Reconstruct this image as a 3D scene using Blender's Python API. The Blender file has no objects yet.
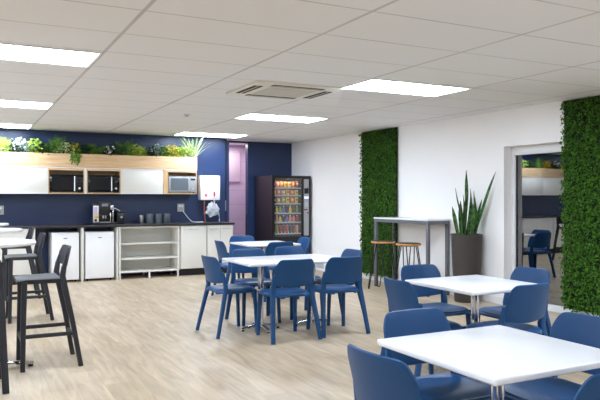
import bpy, bmesh, math, random
from mathutils import Vector, Matrix
R = math.radians
PI = math.pi
scene = bpy.context.scene
COL = scene.collection
CEIL = 2.437
TH = 0.4753

# ------------------------------------------------------------------ materials
def srgb(r, g, b):
    def c(v):
        v /= 255.0
        return v / 12.92 if v <= 0.04045 else ((v + 0.055) / 1.055) ** 2.4
    return (c(r), c(g), c(b), 1.0)

def mat(name, col, rough=0.5, metal=0.0, noise=0.0, scale=20.0, spec=0.5, coat=0.0, bump=0.0):
    m = bpy.data.materials.new(name); m.use_nodes = True
    nt = m.node_tree; b = nt.nodes['Principled BSDF']
    b.inputs['Base Color'].default_value = col
    b.inputs['Roughness'].default_value = rough
    b.inputs['Metallic'].default_value = metal
    b.inputs['Specular IOR Level'].default_value = spec
    b.inputs['Coat Weight'].default_value = coat
    if noise or bump:
        tc = nt.nodes.new('ShaderNodeTexCoord')
        n = nt.nodes.new('ShaderNodeTexNoise'); n.inputs['Scale'].default_value = scale
        n.inputs['Detail'].default_value = 4
        nt.links.new(tc.outputs['Object'], n.inputs['Vector'])
        if noise:
            mx = nt.nodes.new('ShaderNodeMix'); mx.data_type = 'RGBA'
            mx.inputs['A'].default_value = tuple(c * (1 - noise) for c in col[:3]) + (1,)
            mx.inputs['B'].default_value = tuple(min(1, c * (1 + noise)) for c in col[:3]) + (1,)
            nt.links.new(n.outputs['Fac'], mx.inputs['Factor'])
            nt.links.new(mx.outputs['Result'], b.inputs['Base Color'])
        if bump:
            bp = nt.nodes.new('ShaderNodeBump'); bp.inputs['Strength'].default_value = bump
            bp.inputs['Distance'].default_value = 0.002
            nt.links.new(n.outputs['Fac'], bp.inputs['Height'])
            nt.links.new(bp.outputs['Normal'], b.inputs['Normal'])
    return m

def emit(name, col, strength):
    m = bpy.data.materials.new(name); m.use_nodes = True
    b = m.node_tree.nodes['Principled BSDF']
    b.inputs['Base Color'].default_value = (0.8, 0.8, 0.8, 1)
    b.inputs['Emission Color'].default_value = col
    b.inputs['Emission Strength'].default_value = strength
    return m

def pane(name, tint, gloss=0.08):
    m = bpy.data.materials.new(name); m.use_nodes = True
    nt = m.node_tree; nt.nodes.remove(nt.nodes['Principled BSDF'])
    out = nt.nodes['Material Output']
    t = nt.nodes.new('ShaderNodeBsdfTransparent'); t.inputs['Color'].default_value = tint
    g = nt.nodes.new('ShaderNodeBsdfGlossy'); g.inputs['Roughness'].default_value = 0.01
    g.inputs['Color'].default_value = (1, 1, 1, 1)
    mx = nt.nodes.new('ShaderNodeMixShader')
    if gloss < 0:
        f = nt.nodes.new('ShaderNodeFresnel'); f.inputs['IOR'].default_value = 1.5
        nt.links.new(f.outputs['Fac'], mx.inputs['Fac'])
    else:
        mx.inputs['Fac'].default_value = gloss
    nt.links.new(t.outputs['BSDF'], mx.inputs[1]); nt.links.new(g.outputs['BSDF'], mx.inputs[2])
    nt.links.new(mx.outputs['Shader'], out.inputs['Surface'])
    return m

def wood(name, c1, c2, axis='X', rough=0.45, scale=6.0):
    m = bpy.data.materials.new(name); m.use_nodes = True
    nt = m.node_tree; b = nt.nodes['Principled BSDF']; b.inputs['Roughness'].default_value = rough
    tc = nt.nodes.new('ShaderNodeTexCoord'); mp = nt.nodes.new('ShaderNodeMapping')
    s = {'X': (0.7, scale, scale * 2), 'Y': (scale, 0.7, scale), 'Z': (scale, scale, 0.7)}[axis]
    mp.inputs['Scale'].default_value = s
    n = nt.nodes.new('ShaderNodeTexNoise'); n.inputs['Scale'].default_value = 4; n.inputs['Detail'].default_value = 6
    n.inputs['Distortion'].default_value = 0.6
    cr = nt.nodes.new('ShaderNodeValToRGB')
    cr.color_ramp.elements[0].position = 0.32; cr.color_ramp.elements[0].color = c1
    cr.color_ramp.elements[1].position = 0.68; cr.color_ramp.elements[1].color = c2
    nt.links.new(tc.outputs['Object'], mp.inputs['Vector']); nt.links.new(mp.outputs['Vector'], n.inputs['Vector'])
    nt.links.new(n.outputs['Fac'], cr.inputs['Fac']); nt.links.new(cr.outputs['Color'], b.inputs['Base Color'])
    return m

def leafmat(name, c1, c2, rough=0.45, scale=30, spec=0.3):
    m = bpy.data.materials.new(name); m.use_nodes = True
    nt = m.node_tree; b = nt.nodes['Principled BSDF']; b.inputs['Roughness'].default_value = rough
    b.inputs['Specular IOR Level'].default_value = spec
    tc = nt.nodes.new('ShaderNodeTexCoord')
    n = nt.nodes.new('ShaderNodeTexNoise'); n.inputs['Scale'].default_value = scale; n.inputs['Detail'].default_value = 2
    cr = nt.nodes.new('ShaderNodeValToRGB')
    cr.color_ramp.elements[0].position = 0.35; cr.color_ramp.elements[0].color = c1
    cr.color_ramp.elements[1].position = 0.65; cr.color_ramp.elements[1].color = c2
    nt.links.new(tc.outputs['Object'], n.inputs['Vector'])
    nt.links.new(n.outputs['Fac'], cr.inputs['Fac']); nt.links.new(cr.outputs['Color'], b.inputs['Base Color'])
    return m

def floor_mat():
    m = bpy.data.materials.new('oak_vinyl'); m.use_nodes = True
    nt = m.node_tree; b = nt.nodes['Principled BSDF']
    b.inputs['Roughness'].default_value = 0.38; b.inputs['Specular IOR Level'].default_value = 0.4
    tc = nt.nodes.new('ShaderNodeTexCoord')
    mp = nt.nodes.new('ShaderNodeMapping'); mp.inputs['Rotation'].default_value = (0, 0, R(90))
    br = nt.nodes.new('ShaderNodeTexBrick')
    br.inputs['Scale'].default_value = 1.0; br.inputs['Brick Width'].default_value = 1.2; br.inputs['Row Height'].default_value = 0.18
    br.inputs['Mortar Size'].default_value = 0.0012; br.inputs['Mortar Smooth'].default_value = 0.3
    br.offset = 0.37
    br.inputs['Color1'].default_value = srgb(200, 182, 157); br.inputs['Color2'].default_value = srgb(184, 165, 139)
    br.inputs['Mortar'].default_value = srgb(164, 143, 118)
    nt.links.new(tc.outputs['Object'], mp.inputs['Vector']); nt.links.new(mp.outputs['Vector'], br.inputs['Vector'])
    mp2 = nt.nodes.new('ShaderNodeMapping'); mp2.inputs['Scale'].default_value = (9, 1.1, 1)
    n = nt.nodes.new('ShaderNodeTexNoise'); n.inputs['Scale'].default_value = 1.8; n.inputs['Detail'].default_value = 7; n.inputs['Distortion'].default_value = 0.8
    nt.links.new(tc.outputs['Object'], mp2.inputs['Vector']); nt.links.new(mp2.outputs['Vector'], n.inputs['Vector'])
    cr = nt.nodes.new('ShaderNodeValToRGB')
    cr.color_ramp.elements[0].position = 0.3; cr.color_ramp.elements[0].color = (0.66, 0.63, 0.60, 1)
    cr.color_ramp.elements[1].position = 0.66; cr.color_ramp.elements[1].color = (1.08, 1.07, 1.06, 1)
    nt.links.new(n.outputs['Fac'], cr.inputs['Fac'])
    mx = nt.nodes.new('ShaderNodeMix'); mx.data_type = 'RGBA'; mx.blend_type = 'MULTIPLY'; mx.inputs['Factor'].default_value = 0.8
    nt.links.new(br.outputs['Color'], mx.inputs['A']); nt.links.new(cr.outputs['Color'], mx.inputs['B'])
    nt.links.new(mx.outputs['Result'], b.inputs['Base Color'])
    return m

def ceiling_mat():
    m = bpy.data.materials.new('ceiling_tiles'); m.use_nodes = True
    nt = m.node_tree; b = nt.nodes['Principled BSDF']; b.inputs['Roughness'].default_value = 0.85
    b.inputs['Specular IOR Level'].default_value = 0.15
    tc = nt.nodes.new('ShaderNodeTexCoord'); sp = nt.nodes.new('ShaderNodeSeparateXYZ')
    nt.links.new(tc.outputs['Object'], sp.inputs['Vector'])
    def line(axis, off, pitch, half):
        a = nt.nodes.new('ShaderNodeMath'); a.operation = 'SUBTRACT'; a.inputs[1].default_value = off
        nt.links.new(sp.outputs[axis], a.inputs[0])
        p = nt.nodes.new('ShaderNodeMath'); p.operation = 'PINGPONG'; p.inputs[1].default_value = pitch / 2
        nt.links.new(a.outputs[0], p.inputs[0])
        l = nt.nodes.new('ShaderNodeMath'); l.operation = 'LESS_THAN'; l.inputs[1].default_value = half
        nt.links.new(p.outputs[0], l.inputs[0])
        return l
    lx = line('X', -0.255, 1.2, 0.013); ly = line('Y', 3.235, 0.6, 0.007)
    mxm = nt.nodes.new('ShaderNodeMath'); mxm.operation = 'MAXIMUM'
    nt.links.new(lx.outputs[0], mxm.inputs[0]); nt.links.new(ly.outputs[0], mxm.inputs[1])
    n = nt.nodes.new('ShaderNodeTexNoise'); n.inputs['Scale'].default_value = 1.3; n.inputs['Detail'].default_value = 3
    nt.links.new(tc.outputs['Object'], n.inputs['Vector'])
    ms = nt.nodes.new('ShaderNodeMath'); ms.operation = 'MULTIPLY_ADD'; ms.inputs[1].default_value = 0.9; ms.inputs[2].default_value = 0.12
    nt.links.new(n.outputs['Fac'], ms.inputs[0])
    mf = nt.nodes.new('ShaderNodeMath'); mf.operation = 'MULTIPLY'
    nt.links.new(ms.outputs[0], mf.inputs[0]); nt.links.new(mxm.outputs[0], mf.inputs[1])
    mx = nt.nodes.new('ShaderNodeMix'); mx.data_type = 'RGBA'
    mx.inputs['A'].default_value = (0.79, 0.79, 0.80, 1); mx.inputs['B'].default_value = (0.36, 0.345, 0.335, 1)
    nt.links.new(mf.outputs[0], mx.inputs['Factor'])
    nt.links.new(mx.outputs['Result'], b.inputs['Base Color'])
    return m

def tiles_mat():
    m = bpy.data.materials.new('lavender_tiles'); m.use_nodes = True
    nt = m.node_tree; b = nt.nodes['Principled BSDF']; b.inputs['Roughness'].default_value = 0.4
    tc = nt.nodes.new('ShaderNodeTexCoord')
    mp = nt.nodes.new('ShaderNodeMapping'); mp.inputs['Rotation'].default_value = (R(90), 0, 0)
    br = nt.nodes.new('ShaderNodeTexBrick'); br.offset = 0.0
    br.inputs['Scale'].default_value = 1; br.inputs['Brick Width'].default_value = 0.6; br.inputs['Row Height'].default_value = 0.3
    br.inputs['Mortar Size'].default_value = 0.004
    br.inputs['Color1'].default_value = srgb(206, 184, 208); br.inputs['Color2'].default_value = srgb(201, 179, 204)
    br.inputs['Mortar'].default_value = srgb(172, 150, 178)
    nt.links.new(tc.outputs['Object'], mp.inputs['Vector']); nt.links.new(mp.outputs['Vector'], br.inputs['Vector'])
    nt.links.new(br.outputs['Color'], b.inputs['Base Color'])
    return m

M = dict(
    white_wall=mat('white_wall_paint', srgb(244, 242, 241), 0.75, noise=0.015, scale=3),
    navy=mat('navy_wall_paint', srgb(32, 50, 88), 0.36, noise=0.06, scale=2.5, spec=0.5),
    navy_door=mat('navy_door_paint', srgb(46, 62, 112), 0.4),
    jamb=mat('black_jamb_paint', srgb(16, 18, 28), 0.5),
    trim=mat('white_trim_paint', srgb(232, 231, 230), 0.45),
    alu=mat('white_aluminium', srgb(226, 226, 226), 0.35),
    blue=mat('blue_plastic', srgb(19, 67, 113), 0.42, noise=0.05, scale=12, spec=0.32),
    charcoal=mat('charcoal_plastic', srgb(50, 50, 55), 0.5, noise=0.05, scale=15, spec=0.22),
    tabletop=mat('white_laminate', srgb(231, 231, 233), 0.22, noise=0.01, scale=8),
    chrome=mat('polished_chrome', (0.72, 0.72, 0.74, 1), 0.12, 1.0),
    steel=mat('brushed_steel', (0.55, 0.55, 0.56, 1), 0.32, 1.0, noise=0.08, scale=60),
    grey_metal=mat('grey_powder_coat', srgb(112, 112, 118), 0.4, 0.3),
    black_metal=mat('black_rod', srgb(22, 22, 24), 0.4, 0.4),
    black=mat('black_plastic', srgb(18, 18, 22), 0.3),
    rubber=mat('black_rubber', srgb(24, 24, 24), 0.8),
    cream=mat('cream_melamine', srgb(230, 228, 221), 0.6, noise=0.01, scale=5),
    white_appliance=mat('white_enamel', srgb(246, 247, 249), 0.3),
    worktop=mat('dark_worktop', srgb(48, 44, 46), 0.3, noise=0.3, scale=90),
    oak=wood('pale_oak', srgb(206, 168, 124), srgb(232, 200, 158), 'X'),
    oak_v=wood('pale_oak_panel', srgb(190, 150, 104), srgb(222, 186, 140), 'Z'),
    seatwood=wood('warm_seat_wood', srgb(188, 128, 66), srgb(222, 164, 96), 'X', 0.4),
    vend=mat('vending_body', srgb(24, 20, 27), 0.4, noise=0.1, scale=8),
    silver=mat('silver_panel', srgb(168, 170, 174), 0.4, 0.4),
    glass=pane('clear_glass', (0.93, 0.95, 0.95, 1), 0.06),
    door_glass=pane('dark_door_glass', (0.42, 0.44, 0.45, 1), 0.22),
    oven_glass=mat('oven_glass', srgb(6, 7, 12), 0.08, spec=0.4),
    planter=mat('charcoal_planter', srgb(60, 53, 50), 0.6, noise=0.12, scale=10, bump=0.2),
    soil=mat('potting_soil', srgb(46, 36, 28), 0.95, noise=0.4, scale=40),
    copper=mat('copper_pipe', srgb(196, 116, 84), 0.3, 0.9),
    bag=mat('clear_bag_plastic', srgb(214, 218, 224), 0.25, noise=0.08, scale=25),
    grey_plastic=mat('light_grey_plastic', srgb(186, 188, 190), 0.45),
    ac_white=mat('ac_white_plastic', srgb(226, 222, 210), 0.5),
    ac_grille=mat('ac_grille_plastic', srgb(206, 202, 192), 0.6),
    dark_slot=mat('dark_slot', srgb(38, 37, 36), 0.7),
    red=mat('red_plastic', srgb(206, 40, 66), 0.35),
    yellow=mat('yellow_label', srgb(226, 196, 50), 0.5),
    lilac=mat('lilac_label', srgb(206, 180, 220), 0.5),
    canister=mat('grey_canister_metal', srgb(104, 112, 120), 0.4, 0.5, noise=0.06, scale=30),
    backing_dark=mat('dark_backing_colour', srgb(32, 31, 32), 0.8),  # near black colour stands in for darkness behind the door glass
    lavender_door=mat('lavender_panel_paint', srgb(206, 184, 204), 0.45),
    floor=floor_mat(), ceiling=ceiling_mat(), tiles=tiles_mat(),
    lamp=emit('lamp_diffuser', (0.85, 0.985, 1.16, 1), 25.5),
    screen=emit('lit_display', srgb(150, 150, 255), 1.6),
    vend_lamp=emit('vending_lamp', (1.0, 0.70, 0.38, 1), 26.0),
    white_text=mat('white_print', srgb(232, 232, 236), 0.5),
    grey_text=mat('grey_print', srgb(120, 122, 130), 0.5),
    hedge=leafmat('boxwood_leaf', srgb(11, 38, 6), srgb(82, 130, 36), 0.5, 48, 0.15),
    hedge_back=mat('hedge_backing', srgb(20, 38, 12), 0.9, noise=0.3, scale=30),
    snake=leafmat('snake_leaf', srgb(22, 54, 24), srgb(74, 116, 54), 0.4, 26),
    lf_dark=leafmat('dark_leaf', srgb(20, 44, 20), srgb(58, 92, 40), 0.5, 30),
    lf_mid=leafmat('mid_leaf', srgb(46, 88, 26), srgb(112, 156, 52), 0.5, 30),
    lf_lime=leafmat('lime_leaf', srgb(110, 150, 34), srgb(196, 214, 84), 0.5, 30),
    lf_pale=leafmat('pale_leaf', srgb(140, 168, 100), srgb(226, 232, 190), 0.5, 30),
    lf_grey=leafmat('grey_leaf', srgb(96, 116, 104), srgb(186, 198, 190), 0.5, 30),
    lf_gold=leafmat('gold_leaf', srgb(150, 140, 30), srgb(228, 196, 60), 0.5, 30),
    petal=mat('white_petal', srgb(240, 238, 240), 0.5),
)

# ------------------------------------------------------------------ mesh helpers
def bbox(bm, x0, x1, y0, y1, z0, z1, bev=0.0, seg=2):
    r = bmesh.ops.create_cube(bm, size=1.0)
    vs = r['verts']
    for v in vs:
        v.co = Vector(((x0 + x1) / 2 + v.co.x * (x1 - x0), (y0 + y1) / 2 + v.co.y * (y1 - y0), (z0 + z1) / 2 + v.co.z * (z1 - z0)))
    if bev > 0:
        es = list({e for v in vs for e in v.link_edges})
        bmesh.ops.bevel(bm, geom=es, offset=bev, segments=seg, profile=0.5, affect='EDGES')

def lathe(bm, prof, n=24, cx=0, cy=0):
    rings = []
    for r, z in prof:
        if r < 1e-6:
            rings.append([bm.verts.new((cx, cy, z))])
        else:
            rings.append([bm.verts.new((cx + r * math.cos(2 * PI * k / n), cy + r * math.sin(2 * PI * k / n), z)) for k in range(n)])
    for a, b in zip(rings, rings[1:]):
        for k in range(n):
            k2 = (k + 1) % n
            if len(a) == 1 and len(b) == 1: continue
            if len(a) == 1: bm.faces.new((a[0], b[k2], b[k]))
            elif len(b) == 1: bm.faces.new((a[k], a[k2], b[0]))
            else: bm.faces.new((a[k], a[k2], b[k2], b[k]))

def tube(bm, pts, radii, n=10, flat=1.0, ref=Vector((0, 0, 1)), sq=False):
    """sweep an (elliptical or rounded-square) section along pts"""
    pts = [Vector(p) for p in pts]
    if not isinstance(radii, (list, tuple)): radii = [radii] * len(pts)
    rings = []
    for i, p in enumerate(pts):
        d = (pts[min(i + 1, len(pts) - 1)] - pts[max(i - 1, 0)]).normalized()
        rf = ref if abs(d.dot(ref)) < 0.95 else Vector((1, 0, 0))
        a = d.cross(rf).normalized(); b = a.cross(d).normalized()
        ring = []
        for k in range(n):
            t = 2 * PI * (k + 0.5) / n
            c, s = math.cos(t), math.sin(t)
            if sq:
                c = math.copysign(abs(c) ** 0.5, c); s = math.copysign(abs(s) ** 0.5, s)
            ring.append(bm.verts.new(p + a * c * radii[i] + b * s * radii[i] * flat))
        rings.append(ring)
    for r0, r1 in zip(rings, rings[1:]):
        for k in range(n):
            bm.faces.new((r0[k], r0[(k + 1) % n], r1[(k + 1) % n], r1[k]))
    bm.faces.new(list(reversed(rings[0]))); bm.faces.new(rings[-1])

def shell(bm, grid, thick):
    """closed thin solid from a grid of points"""
    nu, nv = len(grid), len(grid[0])
    def nrm(i, j):
        a = grid[min(i + 1, nu - 1)][j] - grid[max(i - 1, 0)][j]
        b = grid[i][min(j + 1, nv - 1)] - grid[i][max(j - 1, 0)]
        v = a.cross(b)
        return v.normalized() if v.length > 1e-9 else Vector((0, 0, 1))
    f = [[bm.verts.new(grid[i][j] + nrm(i, j) * thick / 2) for j in range(nv)] for i in range(nu)]
    k = [[bm.verts.new(grid[i][j] - nrm(i, j) * thick / 2) for j in range(nv)] for i in range(nu)]
    for i in range(nu - 1):
        for j in range(nv - 1):
            bm.faces.new((f[i][j], f[i + 1][j], f[i + 1][j + 1], f[i][j + 1]))
            bm.faces.new((k[i][j], k[i][j + 1], k[i + 1][j + 1], k[i + 1][j]))
    for i in range(nu - 1):
        bm.faces.new((f[i][0], k[i][0], k[i + 1][0], f[i + 1][0]))
        bm.faces.new((f[i][-1], f[i + 1][-1], k[i + 1][-1], k[i][-1]))
    for j in range(nv - 1):
        bm.faces.new((f[0][j], f[0][j + 1], k[0][j + 1], k[0][j]))
        bm.faces.new((f[-1][j], k[-1][j], k[-1][j + 1], f[-1][j + 1]))

def obj(name, bm, m, parent=None, smooth=True, loc=None, rz=0.0):
    bmesh.ops.recalc_face_normals(bm, faces=bm.faces)
    me = bpy.data.meshes.new(name); bm.to_mesh(me); bm.free()
    if smooth:
        me.polygons.foreach_set('use_smooth', [True] * len(me.polygons))
        try: me.set_sharp_from_angle(angle=R(40))
        except Exception: pass
    me.materials.append(m if not isinstance(m, str) else M[m])
    o = bpy.data.objects.new(name, me); COL.objects.link(o)
    if parent is not None: o.parent = parent
    if loc is not None: o.location = loc
    o.rotation_euler = (0, 0, rz)
    return o

def tag(o, label=None, cat=None, group=None, kind=None):
    if label: o['label'] = label
    if cat: o['category'] = cat
    if group: o['group'] = group
    if kind: o['kind'] = kind
    return o

def thing(name, label, cat, loc=(0, 0, 0), rz=0.0, group=None):
    o = bpy.data.objects.new(name, None); COL.objects.link(o)
    o.location = loc; o.rotation_euler = (0, 0, rz); o.empty_display_size = 0.1
    return tag(o, label, cat, group)

def dup(o, parent=None):
    c = o.copy(); COL.objects.link(c)
    if parent is not None: c.parent = parent
    for ch in list(o.children): dup(ch, c)
    return c

def boxo(name, dims, m, parent=None, bev=0.0, **k):
    bm = bmesh.new(); bbox(bm, *dims, bev=bev)
    return obj(name, bm, m, parent, smooth=bev > 0, **k)

def struct(name, boxes, m, bev=0.0, **k):
    bm = bmesh.new()
    for d in boxes: bbox(bm, *d, bev=bev)
    return tag(obj(name, bm, m, smooth=False, **k), kind='structure')

# ------------------------------------------------------------------ camera
cam = bpy.data.cameras.new('camera'); co = bpy.data.objects.new('camera', cam); COL.objects.link(co)
co.location = (0, 0, 1.337); co.rotation_euler = (R(90), 0, -TH)
cam.sensor_width = 36; cam.lens = 654.7 / 600 * 36; cam.shift_y = -2 / 600
cam.clip_start = 0.05
scene.camera = co

# ------------------------------------------------------------------ room shell
WA = 0.024                                   # the right wall is a touch off square
def wx(y): return 5.975 - WA * (y - 8.0)
def wall_local(o):                           # right-wall frame: local x=0 on the wall face, local y along the wall
    o.location = (wx(0), 0, 0); o.rotation_euler = (0, 0, math.atan(WA)); return o

struct('floor', [(-4.2, 7.6, -3.2, 13.6, -0.1, 0)], 'floor')
ceil_o = struct('ceiling', [(-4.2, 6.5, -3.2, 13.2, CEIL, CEIL + 0.1)], 'ceiling')
struct('wall_back', [(-4.0, 4.31, 11.4, 11.52, 0, CEIL)], 'navy')
struct('wall_left', [(-4.12, -4.0, -3.0, 11.52, 0, CEIL)], 'white_wall')
struct('wall_front', [(-4.12, 6.6, -3.12, -3.0, 0, CEIL)], 'white_wall')
DY0, DY1, DZ = 5.12, 6.12, 1.978
wr = bmesh.new()
bbox(wr, 0, 0.2, -3.2, DY0, 0, CEIL); bbox(wr, 0, 0.2, DY1, 12.2, 0, CEIL); bbox(wr, 0, 0.2, DY0, DY1, DZ, CEIL)
wr_o = wall_local(tag(obj('wall_right', wr, 'white_wall', smooth=False), kind='structure'))
struct('wall_alcove', [(4.93, 6.05, 11.8, 11.92, 0, CEIL), (4.2, 4.93, 11.8, 11.92, 2.405, CEIL)], 'navy')
struct('wall_corridor', [(4.0, 6.2, 12.75, 12.87, 0, CEIL), (4.12, 4.24, 11.53, 12.75, 0, CEIL), (5.35, 5.47, 11.93, 12.75, 0, CEIL)], 'tiles')
struct('trim_1', [(4.313, 4.365, 11.47, 11.52, 0, CEIL)], 'jamb')
struct('baseboard_right', [], 'trim') if False else None
bb = bmesh.new()
for a, b in ((-3.0, DY0), (DY1, 11.78)): bbox(bb, -0.014, -0.001, a, b, 0, 0.09, bev=0.004)
wall_local(tag(obj('baseboard_right', bb, 'trim', smooth=False), kind='structure'))
# added dark box behind the glazed door, stands in for the darkness outside
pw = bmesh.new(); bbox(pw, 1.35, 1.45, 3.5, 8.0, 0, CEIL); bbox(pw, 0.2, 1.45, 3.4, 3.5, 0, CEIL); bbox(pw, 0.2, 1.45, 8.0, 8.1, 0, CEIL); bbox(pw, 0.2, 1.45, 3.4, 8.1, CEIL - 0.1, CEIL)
wall_local(tag(obj('door_dark_backing', pw, 'backing_dark', smooth=False), kind='structure'))

# sliding navy door pushed behind the end of the kitchen wall
d2 = tag(boxo('door_2', (4.366, 4.44, 11.53, 11.57, 0.005, 2.40), 'navy_door'), kind='structure')
lt = bmesh.new(); bbox(lt, 4.325, 4.352, 11.462, 11.469, 1.10, 1.29, bev=0.002); bbox(lt, 4.331, 4.346, 11.45, 11.462, 1.14, 1.25, bev=0.003)
obj('latch', lt, 'steel', d2)
# glazed door, in the frame of the right wall
door = tag(bpy.data.objects.new('door_1', None), kind='structure'); COL.objects.link(door); wall_local(door)
fr = bmesh.new()
bbox(fr, 0.13, 0.19, DY1 - 0.055, DY1 - 0.001, 0, DZ - 0.001, bev=0.004); bbox(fr, 0.13, 0.19, DY0 + 0.001, DY0 + 0.055, 0, DZ - 0.001, bev=0.004)
bbox(fr, 0.13, 0.19, DY0 + 0.055, DY1 - 0.055, DZ - 0.105, DZ - 0.001, bev=0.004); bbox(fr, 0.12, 0.195, DY0 + 0.001, DY1 - 0.001, 0.001, 0.075, bev=0.004)
obj('door_frame', fr, 'alu', door)
st = bmesh.new()
bbox(st, 0.150, 0.172, DY1 - 0.073, DY1 - 0.056, 0.077, DZ - 0.107); bbox(st, 0.150, 0.172, DY0 + 0.056, DY0 + 0.073, 0.077, DZ - 0.107)
obj('gasket', st, 'black', door, smooth=False)
boxo('glass', (0.157, 0.163, DY0 + 0.073, DY1 - 0.073, 0.077, DZ - 0.107), 'door_glass', door)

# ------------------------------------------------------------------ ceiling fittings
def ceiling_light(x0, y0, label, first=[None]):
    if first[0] is None:
        t = thing('ceiling_light', label, 'ceiling light', (x0, y0, CEIL), 0, 'square edged ceiling light panels')
        f = bmesh.new()
        for d in ((0, 1.18, 0, 0.022), (0, 1.18, 0.568, 0.59), (0, 0.022, 0.022, 0.568), (1.158, 1.18, 0.022, 0.568)):
            bbox(f, d[0], d[1], d[2], d[3], -0.012, -0.001)
        obj('frame', f, 'trim', t, smooth=False)
        boxo('diffuser', (0.022, 1.158, 0.022, 0.568, -0.010, -0.002), 'lamp', t)
        first[0] = t
    else:
        t = dup(first[0]); t.location = (x0, y0, CEIL); t['label'] = label
    return t
ceiling_light(-0.245, 5.07, 'lit ceiling panel above the round bar tables, the nearest one at upper left')
ceiling_light(-0.245, 7.98, 'lit ceiling panel at the left edge, middle of the row over the bar tables')
ceiling_light(-0.245, 10.53, 'lit ceiling panel at the left edge right above the planter box')
ceiling_light(3.23, 10.50, 'lit ceiling panel in front of the navy wall above the wall boiler')
ceiling_light(3.29, 7.80, 'lit ceiling panel between the air conditioner and the vending machine')
ceiling_light(3.33, 5.02, 'large lit ceiling panel right of the air conditioning cassette')
for x, y, l in ((-0.245, 2.0, 'lit ceiling panel overhead, first of the left row'), (3.33, 2.0, 'lit ceiling panel overhead, first of the right row'),
                (-0.245, -1.0, 'lit ceiling panel behind the viewer, left row'), (3.33, -1.0, 'lit ceiling panel behind the viewer, right row'),
                (-3.3, 5.07, 'lit ceiling panel by the left wall'), (-3.3, 7.98, 'lit ceiling panel by the left wall, farther'), (-3.3, 10.53, 'lit ceiling panel by the left wall, over the kitchen')):
    ceiling_light(x, y, l)

ac = thing('air_conditioner', 'cream ceiling air conditioning cassette with dark slots and square grille', 'air conditioner', (2.905, 6.0, CEIL))
b = bmesh.new(); bbox(b, -0.475, 0.475, -0.41, 0.41, -0.024, -0.001, bev=0.005); obj('casing', b, 'ac_white', ac)
b = bmesh.new(); bbox(b, -0.26, 0.26, -0.21, 0.21, -0.030, -0.0245, bev=0.002)
for k in range(17): bbox(b, -0.25, 0.25, -0.2 + k * 0.0246, -0.184 + k * 0.0246, -0.033, -0.030)
obj('intake_grille', b, 'ac_grille', ac, smooth=False)
for nm, d in (('air_slot', (-0.43, -0.34, -0.24, 0.24)), ('air_slot', (0.34, 0.43, -0.24, 0.24)), ('air_slot', (-0.28, 0.28, -0.36, -0.28)), ('air_slot', (-0.28, 0.28, 0.28, 0.36))):
    s = boxo(nm, (d[0], d[1], d[2], d[3], -0.0275, -0.0245), 'dark_slot', ac)
    b = bmesh.new()
    if d[1] - d[0] < 0.2: bbox(b, d[0] + 0.040, d[0] + 0.048, d[2] + 0.01, d[3] - 0.01, -0.030, -0.0275)
    else: bbox(b, d[0] + 0.01, d[1] - 0.01, d[2] + 0.038, d[2] + 0.045, -0.030, -0.0275)
    obj('vane', b, 'ac_white', s, smooth=False)
sm = thing('smoke_detector', 'small round smoke detector on the ceiling tiles', 'smoke detector', (2.62, 8.35, CEIL))
b = bmesh.new(); lathe(b, [(0, -0.010), (0.042, -0.010), (0.044, -0.001), (0, -0.001)], 20); obj('base', b, 'trim', sm)
b = bmesh.new(); lathe(b, [(0, -0.030), (0.014, -0.029), (0.026, -0.022), (0.032, -0.0105), (0, -0.0105)], 20); obj('sensor_dome', b, 'grey_plastic', sm)

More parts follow.
